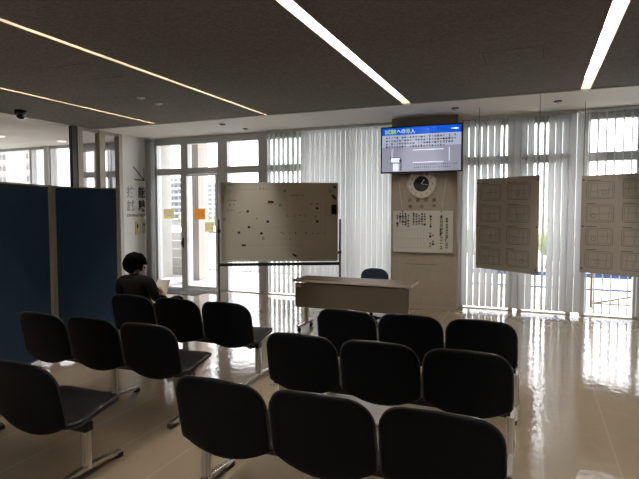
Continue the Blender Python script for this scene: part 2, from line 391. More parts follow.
for (x, y, lab) in ((-9.47, 8.28, 'recessed downlight in the white ceiling of the far left bay, nearer the window post'), (-10.0, 7.26, 'recessed downlight in the white ceiling further from the windows')):
    t = empty('downlight', (x, y, CZ), 0, lab, 'ceiling light')
    bm = bmesh.new(); lathe(bm, [(.09, 0), (.10, 0), (.10, -.01), (.085, -.01), (.085, 0)]); obj('rim', bm, 'aluminium_light', t)
    bm = bmesh.new(); lathe(bm, [(0, -.004), (.084, -.004)]); obj('lens', bm, 'downlight', t)

# ---------------------------------------------------------------- vertical blinds
def vane_mesh(width, z0, z1):
    bm = bmesh.new(); n = 6; rows = []
    for z in (z0, z1):
        for side in (1, -1):
            rows.append([bm.verts.new(((i / n - .5) * width, .006 * (1 - (2 * i / n - 1) ** 2) + side * .0006, z)) for i in range(n + 1)])
    a0, a1, b0, b1 = rows
    for i in range(n):
        bm.faces.new((a0[i], a0[i + 1], b0[i + 1], b0[i])); bm.faces.new((a1[i + 1], a1[i], b1[i], b1[i + 1]))
        bm.faces.new((a1[i], a1[i + 1], a0[i + 1], a0[i])); bm.faces.new((b0[i], b0[i + 1], b1[i + 1], b1[i]))
    for i in (0, n): bm.faces.new((a0[i], b0[i], b1[i], a1[i]))
    return bm
YB = 8.72
def blind(x0, x1, angf, label, pitch=.098, width=.100, m='blind', z0=.06, jit=1.2):
    t = empty('vertical_blind', ((x0 + x1) / 2, YB, 0), 0, label, 'window blind', 'vertical blinds along the window wall')
    bm = bmesh.new(); bx(bm, (x0 - x1) / 2, (x1 - x0) / 2, -.025, .025, CZ - .045, CZ); obj('headrail', bm, 'aluminium_light', t)
    first = None; n = int(round((x1 - x0) / pitch))
    for i in range(n):
        x = x0 + pitch * (i + .5)
        if angf(x) is None: continue
        if first is None: first = obj('vane', vane_mesh(width, z0, CZ - .045), m, t, smooth=True); o = first
        else: o = first.copy(); COL.objects.link(o); o.parent = t
        o.location = (x - (x0 + x1) / 2, 0, 0); o.rotation_euler = (0, 0, math.radians(angf(x) + rnd.uniform(-jit, jit)))
    return t
blind(-4.70, -4.02, lambda x: -30, 'half open vertical blind behind the whiteboard next to the glass door', m='blind_open')
blind(-4.01, -2.26, lambda x: 0, 'nearly closed white vertical blind between the whiteboard and the pillar', width=.0958, jit=.3)
blind(-1.11, .66, lambda x: 68 if (-.56 < x < -.46 or -.04 < x < .14) else (-22 if x < -.45 else -13 if x < -.1 else -21), 'white vertical blind with slightly turned vanes behind the first hanging map sheet')
blind(.67, 2.3, lambda x: 72, 'open vertical blind with edge-on vanes behind the second hanging map sheet', m='blind_open', pitch=.11)
blind(2.31, 4.5, lambda x: -25, 'white vertical blind in the far right stretch of windows')
# bunched vanes at the wall end
t = empty('stacked_blind', (-7.43, 8.66, 0), 0, 'grey vertical blind drawn and bunched against the end wall', 'window blind')
bm = bmesh.new(); bx(bm, -.09, .09, -.04, .06, CZ - .045, CZ); obj('headrail', bm, 'aluminium_light', t)
f = None
for i in range(9):
    if f is None: f = obj('vane', vane_mesh(.10, .045, CZ - .045), 'blind', t, smooth=True); o = f
    else: o = f.copy(); COL.objects.link(o); o.parent = t
    o.location = (-.07 + i * .017, 0, 0); o.rotation_euler = (0, 0, math.radians(78 + rnd.uniform(-4, 4)))

# ---------------------------------------------------------------- benches
def back_outline():
    pts = []
    W = .256; zt = .80; zb = .372
    for i in range(9): # bottom, left to right
        x = -.236 + .472 * i / 8; pts.append((x, zb + .062 * abs(x / .236) ** 2.0))
    for a in (25, 60): pts.append((.237 + .017 * math.sin(math.radians(a)), .436 + .02 * (1 - math.cos(math.radians(a)))))
    pts += [(.2555, .46), (.257, .53), (W, .60)]
    cx_, cz_, rx, rz = .115, .65, W - .115, zt - .65 - .006
    for i in range(1, 9):
        a = i / 8 * PI / 2; ex = 2 / 2.35
        pts.append((cx_ + rx * abs(math.cos(a)) ** ex, cz_ + rz * abs(math.sin(a)) ** ex))
    pts.append((.04, zt - .002)); pts.append((0, zt))
    left = [(-x, z) for x, z in pts[9:-1]][::-1]
    return pts + left
def pillow(pts, cx_, cz_, basef, T, axis='y'):
    bm = bmesh.new(); sides = []
    S = [1.0, .985, .95, .85, .6, .3]
    rim = None
    for side in (-1, 1):
        rings = []
        for s in S:
            if s == 1.0 and rim: rings.append(rim); continue
            tt = T * (1 - s ** 14) ** .5 * (0.85 + .15 * (1 - s)); ring = []
            for (x, z) in pts:
                px = cx_ + (x - cx_) * s; pz = cz_ + (z - cz_) * s; d = basef(px, pz) + side * (tt if s < 1 else 0)
                ring.append(bm.verts.new((px, d, pz) if axis == 'y' else (px, pz, d)))
            if s == 1.0: rim = ring
            rings.append(ring)
        d = basef(cx_, cz_) + side * T
        c = bm.verts.new((cx_, d, cz_) if axis == 'y' else (cx_, cz_, d))
        n = len(pts)
        for a, b in zip(rings, rings[1:]):
            for k in range(n): bm.faces.new((a[k], a[(k + 1) % n], b[(k + 1) % n], b[k]))
        for k in range(n): bm.faces.new((rings[-1][k], rings[-1][(k + 1) % n], c))
    return bm
OUT = back_outline()
backb = lambda x, z: (.80 - z) * .20 + .35 * x * x - .25 * max(0, z - .62) ** 2
def seat_outline():
    pts = []
    for k in range(40):
        a = 2 * PI * k / 40; e = 2 / 4.2
        c, s = math.cos(a), math.sin(a)
        pts.append((.248 * math.copysign(abs(c) ** e, c),   .325 + .235 * math.copysign(abs(s) ** e, s)))
    return pts
SO = seat_outline()
seatb = lambda x, y: .425 + .040 * max(0, (y - .15) / .37) ** 1.2 - 1.6 * max(0, y - .47) ** 2 * 3 - .02 * math.exp(-((y - .22) / .1) ** 2) + .25 * x * x
backmesh = obj('backrest', pillow(OUT, 0, .60, backb, .019), 'vinyl_black', smooth=True)
seatmesh = obj('seat', pillow(SO, 0, .325, seatb, .030, 'z'), 'vinyl_seat', smooth=True)
bm = bmesh.new(); rp = [(x, backb(x, z) + .002, z) for x, z in OUT[11:] + OUT[:0]]; tube(bm, rp, .0065, 6)
rimmesh = obj('edge_highlight', bm, 'rim_highlight', smooth=True)  # thin rim tube added to carry the painted edge highlight
def bench(cx_, by, legs, label, pitch=.532, n=3):
    t = empty('waiting_bench', (cx_, by, 0), 0, label, 'bench', 'black waiting room benches')
    bm = bmesh.new(); bx(bm, -pitch * n / 2 + .05, pitch * n / 2 - .05, .25, .31, .345, .395)
    for k in range(n): 
        c = (k - (n - 1) / 2) * pitch
        bx(bm, c - .11, c - .08, .14, .42, .385, .42); bx(bm, c + .08, c + .11, .14, .42, .385, .42)
    obj('beam', bm, 'plastic_black', t, bevel=.004)
    for k in range(n):
        c = (k - (n - 1) / 2) * pitch
        b = backmesh.copy(); COL.objects.link(b); b.parent = t; b.location = (c, 0, 0)
        r = rimmesh.copy(); COL.objects.link(r); r.parent = b
        s = seatmesh.copy(); COL.objects.link(s); s.parent = t; s.location = (c, 0, 0)
    xe = [x - cx_ for x in legs]
    if max(xe) > pitch * n / 2 - .05 or min(xe) < -pitch * n / 2 + .05:
        bm = bmesh.new(); bx(bm, min(min(xe), -pitch * n / 2 + .05), max(max(xe), pitch * n / 2 - .05), .262, .298, .350, .385); obj('crossbar', bm, 'plastic_black', t)
    for x in xe:
        lg = bmesh.new(); bx(lg, x - .024, x + .024, .375, .425, .05, .352)
        bmesh.ops.bevel(lg, geom=[e for e in lg.edges if abs(e.verts[0].co.z - e.verts[1].co.z) > .1], offset=.012, segments=3, affect='EDGES')
        bx(lg, x - .02, x + .02, .24, .425, .337, .352)
        l = obj('leg', lg, 'satin_leg', t)
        bm = bmesh.new(); pts = [(x, .13, .032), (x, .25, .045), (x, .40, .055), (x, .55, .045), (x, .67, .032)]
        for p, q in zip(pts, pts[1:]):
            vs = [bm.verts.new((p_[0] + sx, p_[1], p_[2] + sz)) for p_ in (p, q) for sx, sz in ((-.018, -.014), (.018, -.014), (.018, .014), (-.018, .014))]
            for f in ((0, 1, 5, 4), (1, 2, 6, 5), (2, 3, 7, 6), (3, 0, 4, 7), (0, 3, 2, 1), (4, 5, 6, 7)): bm.faces.new([vs[i] for i in f])
        bmesh.ops.remove_doubles(bm, verts=bm.verts, dist=.0005)
        obj('foot_bar', bm, 'chrome', l, bevel=.005)
        for yy in (.145, .655):
            bm = bmesh.new(); bx(bm, x - .02, x + .02, yy - .025, yy + .025, 0, .034); obj('rubber_foot', bm, 'rubber', l, bevel=.006)
    return t
RL = (-1.735, -.115)
bench(-.875, 2.06, RL, 'three-seat black bench in the nearest row of the right block')
bench(-.885, 3.04, RL, 'three-seat black bench in the middle row of the right block')
bench(-.89, 3.945, RL, 'three-seat black bench in the front row of the right block, closest to the desk')
bench(-3.075, 1.89, (-2.48, -3.6), 'three-seat black bench nearest the camera in the left block, only its end seat in view')
bench(-3.10, 2.90, (-2.455, -3.24), 'three-seat black bench in the middle row of the left block beside the blue screens')
bench(-3.06, 3.86, (-2.405, -3.24), 'three-seat black bench of the left block on which the person sits')
for o in (backmesh, seatmesh, rimmesh): bpy.data.objects.remove(o)

# ---------------------------------------------------------------- blue screens
def screen(p0, p1, label, feet=(True, True)):
    a = Vector(p0); b = Vector(p1); d = (b - a); ln = d.length; ang = math.atan2(d.y, d.x)
    t = empty('folding_screen', (a.x, a.y, 0), ang, label, 'partition screen', 'blue partition screens at the left')
    bm = bmesh.new(); bx(bm, .02, ln - .02, -.013, .013, .10, 1.86); obj('fabric_panel', bm, 'fabric_blue', t)
    bm = bmesh.new(); bx(bm, .0, ln, -.018, .018, .09, .105); obj('bottom_rail', bm, 'frame_beige', t)
    bm = bmesh.new(); bx(bm, .0, ln, -.018, .018, 1.855, 1.872); obj('top_rail', bm, 'frame_beige', t)
    for x in (0, ln):
        bm = bmesh.new(); bx(bm, x - .02, x + .02, -.02, .02, .045, 1.875); p = obj('post', bm, 'frame_beige', t, bevel=.004)
        if not feet[0 if x == 0 else 1]: continue
        bm = bmesh.new(); bx(bm, x - .018, x + .018, -.36, .36, .05, .08); ft = obj('foot', bm, 'chrome', t, bevel=.004)
        for yy in (-.33, .33):
            bm = bmesh.new(); cyl(bm, (x - .012, yy, .025), .025, .024, 16, 'x'); obj('caster', bm, 'rubber', ft, smooth=False)
    return t
screen((-4.70, 3.92), (-4.46, 3.04), 'tall blue fabric screen at the left edge, in front of its twin')
screen((-4.76, 4.03), (-4.49, 4.67), 'tall blue fabric screen beside the seated person, angled away from its twin', (False, True))

# ---------------------------------------------------------------- desk
dk = empty('folding_desk', (-2.165, 6.42, 0), 0, 'long brown folding desk with a front modesty panel on casters', 'desk')
bm = bmesh.new(); bx(bm, -.79, .79, -.24, .23, .68, .70); obj('tabletop', bm, 'desk_top', dk, bevel=.003)
bm = bmesh.new(); bx(bm, -.792, .792, -.245, -.2401, .672, .702); bx(bm, .7901, .795, -.24, .23, .672, .702); bx(bm, -.795, -.7901, -.24, .23, .672, .702); obj('edge_band', bm, 'desk_edge', dk)
bm = bmesh.new(); bx(bm, -.765, .765, -.225, -.205, .335, .655); pn = obj('modesty_panel', bm, 'desk_panel', dk, bevel=.003)
bm = bmesh.new(); bx(bm, -.745, -.665, -.228, -.225, .60, .635); obj('sticker', bm, 'desk_edge', pn, label='pale label sticker')
bm = bmesh.new(); bx(bm, -.60, .60, -.17, .17, .58, .59); 
for x in (-.6, -.3, 0, .3, .6): bx(bm, x - .004, x + .004, -.17, .17, .59, .68)
obj('book_shelf', bm, 'steel_dark', dk)
bm = bmesh.new(); bx(bm, -.68, .68, -.02, .02, .60, .64); obj('rail', bm, 'steel_dark', dk)
for s in (-1, 1):
    bm = bmesh.new(); x = s * .70; bx(bm, x - .018, x + .018, -.03, .03, .09, .68); lg = obj('leg', bm, 'frame_beige', dk, bevel=.004)
    bm = bmesh.new(); bx(bm, x - .022, x + .022, -.26, .20, .065, .095); obj('foot_bar', bm, 'chrome', lg, bevel=.004)
    for yy in (-.23, .16):
        bm = bmesh.new(); cyl(bm, (x - .014, yy, .028), .028, .028, 16, 'x'); bx(bm, x - .010, x + .010, yy - .01, yy + .01, .03, .068); obj('caster', bm, 'rubber', lg)
# chair behind the desk
oc = empty('office_chair', (-2.13, 7.12, 0), 0, 'dark blue office chair standing behind the brown desk', 'chair')
po = []
for k in range(32):
    a = 2 * PI * k / 32; e = 2 / 2.7; c, s = math.cos(a), math.sin(a); po.append((.21 * math.copysign(abs(c) ** e, c), .63 + .15 * math.copysign(abs(s) ** e, s)))
bm = pillow(po, 0, .63, lambda x, z: .10 - .5 * x * x, .025); obj('backrest', bm, 'fabric_navy', oc, smooth=True)
po = []
for k in range(32):
    a = 2 * PI * k / 32; e = 2 / 3.0; c, s = math.cos(a), math.sin(a); po.append((.23 * math.copysign(abs(c) ** e, c), -.10 + .21 * math.copysign(abs(s) ** e, s)))
bm = pillow(po, 0, -.10, lambda x, z: .43, .03, 'z'); obj('seat', bm, 'fabric_navy', oc, smooth=True)
bm = bmesh.new(); tube(bm, [(0, .12, .60), (0, .14, .45), (0, .05, .395), (0, -.08, .395)], .016, 8); obj('back_support', bm, 'plastic_black', oc, smooth=True)
bm = bmesh.new(); tube(bm, [(0, -.08, .09), (0, -.08, .40)], .026, 12); obj('post', bm, 'plastic_black', oc, smooth=True)
for k in range(5):
    a = 2 * PI * k / 5 + .3; bm = bmesh.new(); e_ = (.26 * math.cos(a), -.08 + .26 * math.sin(a), .065); tube(bm, [(0, -.08, .10), e_], [.022, .014], 8)
    sp_ = obj('base_leg', bm, 'plastic_black', oc, smooth=True)
    bm = bmesh.new(); cyl(bm, (e_[0] - .012, e_[1], .025), .025, .024, 14, 'x'); tube(bm, [(e_[0], e_[1], .03), (e_[0], e_[1], .065)], .008, 6); obj('caster', bm, 'rubber', sp_)

# ---------------------------------------------------------------- whiteboard
P0 = Vector((-4.41, 6.70)); P1 = Vector((-2.84, 7.57)); wl = (P1 - P0).length; wa = math.atan2(P1.y - P0.y, P1.x - P0.x); wc = (P0 + P1) / 2
wb = empty('whiteboard', (wc.x, wc.y, 0), wa, 'large whiteboard on a wheeled stand, dotted with magnets', 'whiteboard')
WZ0, WZ1 = .845, 2.045; hw = wl / 2
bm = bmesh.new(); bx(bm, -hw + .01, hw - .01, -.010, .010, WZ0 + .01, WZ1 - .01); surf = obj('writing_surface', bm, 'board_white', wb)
bm = bmesh.new(); bx(bm, -hw, hw, -.016, .016, WZ1 - .014, WZ1); bx(bm, -hw, hw, -.016, .016, WZ0, WZ0 + .014); bx(bm, -hw, -hw + .014, -.016, .016, WZ0, WZ1); bx(bm, hw - .014, hw, -.016, .016, WZ0, WZ1); obj('frame', bm, 'aluminium_light', wb)
bm = bmesh.new(); 
for (x0, x1, z) in ((-.62, .70, 1.93), (-.60, .66, 1.08)): bx(bm, x0, x1, -.0112, -.0100, z, z + .004)
for x in (.70, .62, .54): bx(bm, x, x + .003, -.0112, -.0100, 1.1, 1.9)
bx(bm, .1, .103, -.0112, -.01, 1.2, 1.7); bx(bm, -.62, .66, -.0112, -.01, 1.35, 1.352)
obj('drawn_line', bm, 'board_line', surf)
def wmx(x, z): return Matrix.Translation((x, -.0102, z)) @ Matrix.Rotation(PI / 2, 4, 'X')
marks('small_writing', 'ink_brown', wmx(0, 0), [(-.80, 1.77, 5, .03, 0), (-.76, 1.70, 3, .03, 0), (.18, 1.85, 6, .035, 0), (.46, 1.72, 5, .03, 0), (-.80, 1.62, 4, .03, 0), (-.30, 1.95, 3, .05, 0), (.05, 1.26, 8, .09, 0), (.22, 1.53, 4, .16, 0)], .026, surf, .001)
marks('small_writing', 'ink_black', wmx(0, 0), [(-.79, 2.0, 5, .022, 0), (-.83, 1.98, 3, .004, -.022)], .018, surf, .001)
for s in (-1, 1):
    bm = bmesh.new(); x = s * (hw + .035); bx(bm, x - .014, x + .014, -.014, .014, .08, 1.48); ps = obj('post', bm, 'steel_dark', wb, bevel=.003)
    bm = bmesh.new(); bx(bm, x - .018, x + .018, -.28, .28, .055, .085); ft = obj('foot', bm, 'steel_dark', wb, bevel=.004)
    for yy in (-.25, .25):
        bm = bmesh.new(); cyl(bm, (x - .012, yy, .028), .028, .024, 16, 'x'); obj('caster', bm, 'rubber', ft)
    bm = bmesh.new(); cyl(bm, (x - .03 if s > 0 else x - .02, 0, .96 if s > 0 else 1.30), .025, .05, 12, 'x'); obj('knob', bm, 'plastic_black', ps)
bm = bmesh.new(); bx(bm, -hw - .03, hw + .03, -.03, .018, .765, .812); obj('crossbar', bm, 'frame_dark', wb, bevel=.003)
bm = bmesh.new(); bx(bm, -hw + .02, hw - .02, -.07, -.017, .835, .841); bx(bm, -hw + .02, hw - .02, -.072, -.068, .835, .852); obj('pen_tray', bm, 'aluminium_light', wb)
WM = Matrix.Translation((wc.x, wc.y, 0)) @ Matrix.Rotation(wa, 4, 'Z')
# whiteboard pixel box measured on the photo: x 221..338, y 183..261 -> fractions
def px(u, v): return (-hw + u * wl, WZ1 - v * (WZ1 - WZ0))
mg = {'dark': [(.225, .37), (.395, .50), (.15, .64), (.34, .65), (.82, .33), (.82, .50), (.235, .57)],
      'ring': [(.54, .11), (.50, .29), (.355, .715), (.93, .11), (.03, .47)],
      'red': [(.16, .385), (.30, .46), (.81, .43), (.69, .505), (.565, .43), (.67, .42), (.51, .64), (.635, .645), (.72, .645), (.585, .725)]}
MLAB = {'dark': ['dark round magnet in the upper left of the whiteboard, nearest the orange-red bar magnet', 'dark round magnet just left of the whiteboard centre', 'leftmost dark round magnet, low on the whiteboard', 'dark round magnet low on the whiteboard, right above the grey ring magnet',
        'upper of two dark round magnets near the black marker holder', 'lower of two dark round magnets near the black marker holder', 'dark round magnet between the lower left pair and the upper left one on the whiteboard'],
    'ring': ['grey ring magnet near the top middle of the whiteboard', 'grey ring magnet right of the reddish bar magnet', 'grey ring magnet low on the whiteboard under a dark round one', 'grey ring magnet near the top right corner of the whiteboard', 'grey ring magnet at the left edge of the whiteboard'],
    'red': ['tiny reddish magnet beside the upper left dark round magnet', 'tiny reddish magnet alone, left of the whiteboard centre', 'tiny reddish magnet between the two dark magnets near the marker holder', 'tiny reddish magnet right of the whiteboard centre, lower of a close pair', 'tiny reddish magnet just right of the whiteboard centre line',
        'tiny reddish magnet right of the whiteboard centre, upper of a close pair', 'first tiny reddish magnet from the left in the lower row', 'second tiny reddish magnet in the lower row of the whiteboard', 'third and last tiny reddish magnet in the lower row', 'lowest tiny reddish magnet on the whiteboard']}
for kind, lst in mg.items():
    lab = {'dark': 'small dark round magnet on the whiteboard', 'ring': 'small grey ring magnet on the whiteboard', 'red': 'tiny reddish magnet on the whiteboard'}[kind]
    base = None
    for li, (u, v) in enumerate(lst):
        if base is None:
            bm = bmesh.new(); r = {'dark': .021, 'ring': .020, 'red': .010}[kind]
            if kind == 'ring': lathe(bm, [(.010, 0), (r, 0), (r, .008), (.010, .008), (.010, 0)], 20)
            else: lathe(bm, [(0, 0), (r, 0), (r * .9, .009), (0, .010)], 20)
            bmesh.ops.rotate(bm, cent=(0, 0, 0), matrix=Matrix.Rotation(PI / 2, 3, 'X'), verts=bm.verts)
            o = obj('magnet', bm, {'dark': 'magnet_dark', 'ring': 'magnet_grey', 'red': 'magnet_red'}[kind]); base = o; tag(o, lab, 'magnet', kind + ' magnets on the whiteboard')
        else: o = base.copy(); COL.objects.link(o)
        o['label'] = MLAB[kind][li]
        x, z = px(u, v); o.location = WM @ Vector((x, -.0105, z)); o.rotation_euler = (0, 0, wa)
def bmag(name, m, u, v, w_, h_, lab, rot=0, cat='magnet', d=.012):
    bm = bmesh.new(); bx(bm, -w_ / 2, w_ / 2, -d, 0, -h_ / 2, h_ / 2); bmesh.ops.rotate(bm, cent=(0, 0, 0), matrix=Matrix.Rotation(rot, 3, 'Y'), verts=bm.verts)
    o = obj(name, bm, m, bevel=.002); x, z = px(u, v); o.location = WM @ Vector((x, -.0105, z)); o.rotation_euler = (0, 0, wa); return tag(o, lab, cat)
bmag('bar_magnet', 'magnet_red', .42, .25, .09, .04, 'reddish brown bar magnet high on the whiteboard, left of centre')
bmag('bar_magnet', 'magnet_dark', .19, .80, .065, .03, 'dark bar magnet low on the left of the whiteboard')
bmag('bar_magnet', 'magnet_dark', .625, .935, .075, .03, 'slanted dark magnet at the bottom of the whiteboard', .6)
bmag('marker_holder', 'ink_black', .965, .345, .075, .15, 'black marker holder on the right edge of the whiteboard', 0, 'holder', .035)
bmag('magnet_clip', 'magnet_dark', .965, .185, .035, .09, 'slanted dark clip above the black marker holder', -.7, 'clip', .02)
bmag('magnet_clip', 'magnet_dark', .97, .055, .055, .03, 'small dark clip in the top right corner of the whiteboard', .3, 'clip', .02)
bmag('yellow_note', 'magnet_yellow', .015, .22, .045, .11, 'yellow paper tag on the left edge of the whiteboard', 0, 'note', .002)

# ---------------------------------------------------------------- screen, clock, notice board on the pillar
TX0, TX1, TZ0, TZ1, TY = -2.335, -1.045, 2.215, 2.955, 8.20
tv = empty('wall_television', (-1.69, TY, 2.585), 0, 'wall television showing a blue-headed slide above the clock', 'television')
tw, th = (TX1 - TX0) / 2, (TZ1 - TZ0) / 2
bm = bmesh.new(); bx(bm, -tw, tw, 0, .045, -th, th); obj('casing', bm, 'plastic_black', tv, bevel=.005)
scn = empty('display', (0, 0, 0)); scn.parent = tv
sw, sh = tw - .022, th - .022
bm = bmesh.new(); bx(bm, -sw, sw, -.0012, 0, sh - .115, sh); scr = obj('screen', bm, 'tv_blue', tv)
bpy.data.objects.remove(scn)
bm = bmesh.new(); bx(bm, -sw, sw, -.0012, 0, .045, sh - .1151); obj('slide_text_area', bm, 'tv_text_bg', scr)
bm = bmesh.new(); bx(bm, -sw, sw, -.0012, 0, -sh, .0449); obj('slide_picture_area', bm, 'tv_grey', scr)
T = lambda x, z: face_mx((x, -.0022, z), (1, 0, 0), (0, 0, 1))
text('slide_title', '試験', .19, .075, T(-sw + .14, sh - .06), 'tv_yellow', scr, .0006)
text('slide_title', 'への', .13, .065, T(-sw + .31, sh - .06), 'tv_white', scr, .0006)
text('slide_title', '導', .075, .075, T(-sw + .42, sh - .06), 'tv_yellow', scr, .0006)
text('slide_title', '入', .07, .07, T(-sw + .50, sh - .06), 'tv_white', scr, .0006)
marks('slide_small_text', 'tv_white', T(0, 0), [(sw - .17, sh - .055, 5, .03, 0)], .024, scr)
marks('slide_body_text', 'tv_ink', T(0, 0), [(-sw + .08, sh - .155 - i * .048, 26 if i < 3 else 22, .043, 0) for i in range(4)], .038, scr, fill=.35)
marks('slide_body_text', 'tv_ink', T(0, 0), [(-.09, -sh + .105, 21, .032, 0), (-.09, -sh + .06, 18, .032, 0)], .022, scr, fill=.5)
bm = bmesh.new(); mxt = T(0, 0)
for (x0, x1, z0, z1) in ((-.12, .36, -.02, -.008), (-.12, .36, -.215, -.203), (.44, .452, -.20, .01), (-.46, -.452, -.17, .02), (-.47, -.33, -.20, -.13), (-.44, -.35, -sh + .01, -.21)): bx(bm, x0, x1, z0, z1, .0006, .0012, mxt)
obj('slide_line', bm, 'tv_white', scr)
bm = bmesh.new()
for (x0, x1, z0, z1) in ((-.49, -.31, -.13, -.12), (-.49, -.31, -.215, -.205), (-.49, -.48, -.15, -.10), (-.32, -.30, -.20, -.14), (-.315, -.300, -sh + .01, -.20), (-.34, -.30, -.19, -.16)): bx(bm, x0, x1, z0, z1, .0006, .0014, mxt)
obj('slide_sketch', bm, 'tv_ink', scr)
bm = bmesh.new(); bx(bm, -.2, .2, .045, PY - TY - .001, -.15, .15); obj('wall_bracket', bm, 'steel_dark', tv)
ck = empty('wall_clock', (-1.705, PY, 2.045), 0, 'round wall clock with a black centre below the television', 'clock')
RX = Matrix.Rotation(PI / 2, 4, 'X')
bm = bmesh.new(); lathe(bm, [(0, 0), (.235, 0), (.238, .02), (.225, .045), (.21, .05), (0, .05)], 48, RX); obj('casing', bm, 'clock_ring', ck, smooth=False)
bm = bmesh.new(); lathe(bm, [(0, .051), (.125, .051), (.120, .058), (0, .060)], 40, RX); obj('centre_dial', bm, 'clock_face', ck)
CN = {12: '12', 1: '1', 2: '2', 3: '3', 4: '4', 5: '5', 6: '6', 7: '7', 8: '8', 9: '9', 10: '10', 11: '11'}
for h, s in CN.items():
    a = PI / 2 - h * PI / 6; text('numeral', s, .022 * len(s), .032, face_mx((.175 * math.cos(a), -.0515, .175 * math.sin(a)), (1, 0, 0), (0, 0, 1)), 'ink_brown', ck, .0008)
for nm, ln, th_, ang in (('hour_hand', .085, .012, 55), ('minute_hand', .115, .008, -10)):
    bm = bmesh.new(); a = math.radians(ang); bar2(bm, (0, 0), (ln * math.cos(a), ln * math.sin(a)), th_, face_mx((0, -.062, 0), (1, 0, 0), (0, 0, 1)), .001); obj(nm, bm, 'aluminium_light', ck)
ws = empty('wall_lettering', (-1.70, PY, 1.735), 0, 'two lines of brown lettering naming the waiting room under the clock', 'sign')
F = lambda x, z: face_mx((x, -.004, z), (1, 0, 0), (0, 0, 1))
for i, c in enumerate('技能試験'): text('character', c, .062, .066, F(-.195 + i * .13, .052), 'ink_brown', ws, .003)
for i, c in enumerate('待合室'): text('character', c, .062, .066, F(-.195 + i * .195, -.052), 'ink_brown', ws, .003)
nb = empty('notice_board', (-1.68, PY - .03, 1.28), 0, 'white hanging board listing the test courses of the day', 'notice board')
bw, bh = .475, .325
bm = bmesh.new(); bx(bm, -bw, bw, -.01, .01, -bh, bh); obj('panel', bm, 'notice_white', nb)
bm = bmesh.new()
for q in ((-bw - .008, bw + .008, bh - .006, bh + .008), (-bw - .008, bw + .008, -bh - .02, -bh + .004), (-bw - .008, -bw + .006, -bh, bh), (bw - .006, bw + .008, -bh, bh)): bx(bm, q[0], q[1], -.018, .012, q[2], q[3])
obj('frame', bm, 'aluminium', nb)
G = lambda x, z: face_mx((x, -.0115, z), (1, 0, 0), (0, 0, 1))
bm = bmesh.new()
for i in range(13): bx(bm, -bw + .04 + i * .045, -bw + .042 + i * .045, -.0108, -.01, -bh + .03, .03)
for z in (.03, -.12, -.27): bx(bm, -bw + .02, -bw + .62, -.0108, -.01, z, z + .003)
obj('grid_line', bm, 'board_line', nb)
text('board_title', '\n'.join('本日の試験コース'), .055, .56, G(.30, -.01), 'ink_black', nb, .001, vertical=True, off=.03)
text('board_date', '\n'.join('年月日曜日'), .042, .50, G(.385, -.02), 'ink_black', nb, .001, vertical=True, off=.03)
marks('board_writing', 'ink_black', G(0, 0), [(-bw + .06 + i * .045, .28 - (.0 if i % 4 else .03), 5 + (i * 3) % 3, 0, -.042) for i in range(11) if i != 5] + [(.13, .28, 6, 0, -.04), (.17, -.02, 5, 0, -.045), (.125, -.03, 2, 0, -.05), (.125, -.19, 2, 0, -.05)], .042, nb, .001)
for s in (-1, 1):
    bm = bmesh.new(); x0 = .05 - .05 + (-.33 if s < 0 else .30); tube(bm, [(x0 + (-.09 if s < 0 else .08), -.0, TZ0 - 1.28 + .02), (x0, -.02, bh + .01)], .003, 6); obj('cord', bm, 'cord', nb)
    bm = bmesh.new(); cyl(bm, (x0, -.03, bh - .0), .012, .02, 10, 'y'); obj('hook', bm, 'steel_dark', nb)
bm = bmesh.new(); bx(bm, .40, .47, -.028, -.018, -bh + .0, -bh + .03); obj('pen_clip', bm, 'paper', nb)
cr = box('trim_3', 'trim_dark', -1.95, -1.45, PY - .003, PY - .0005, .735, .741); struct(cr)

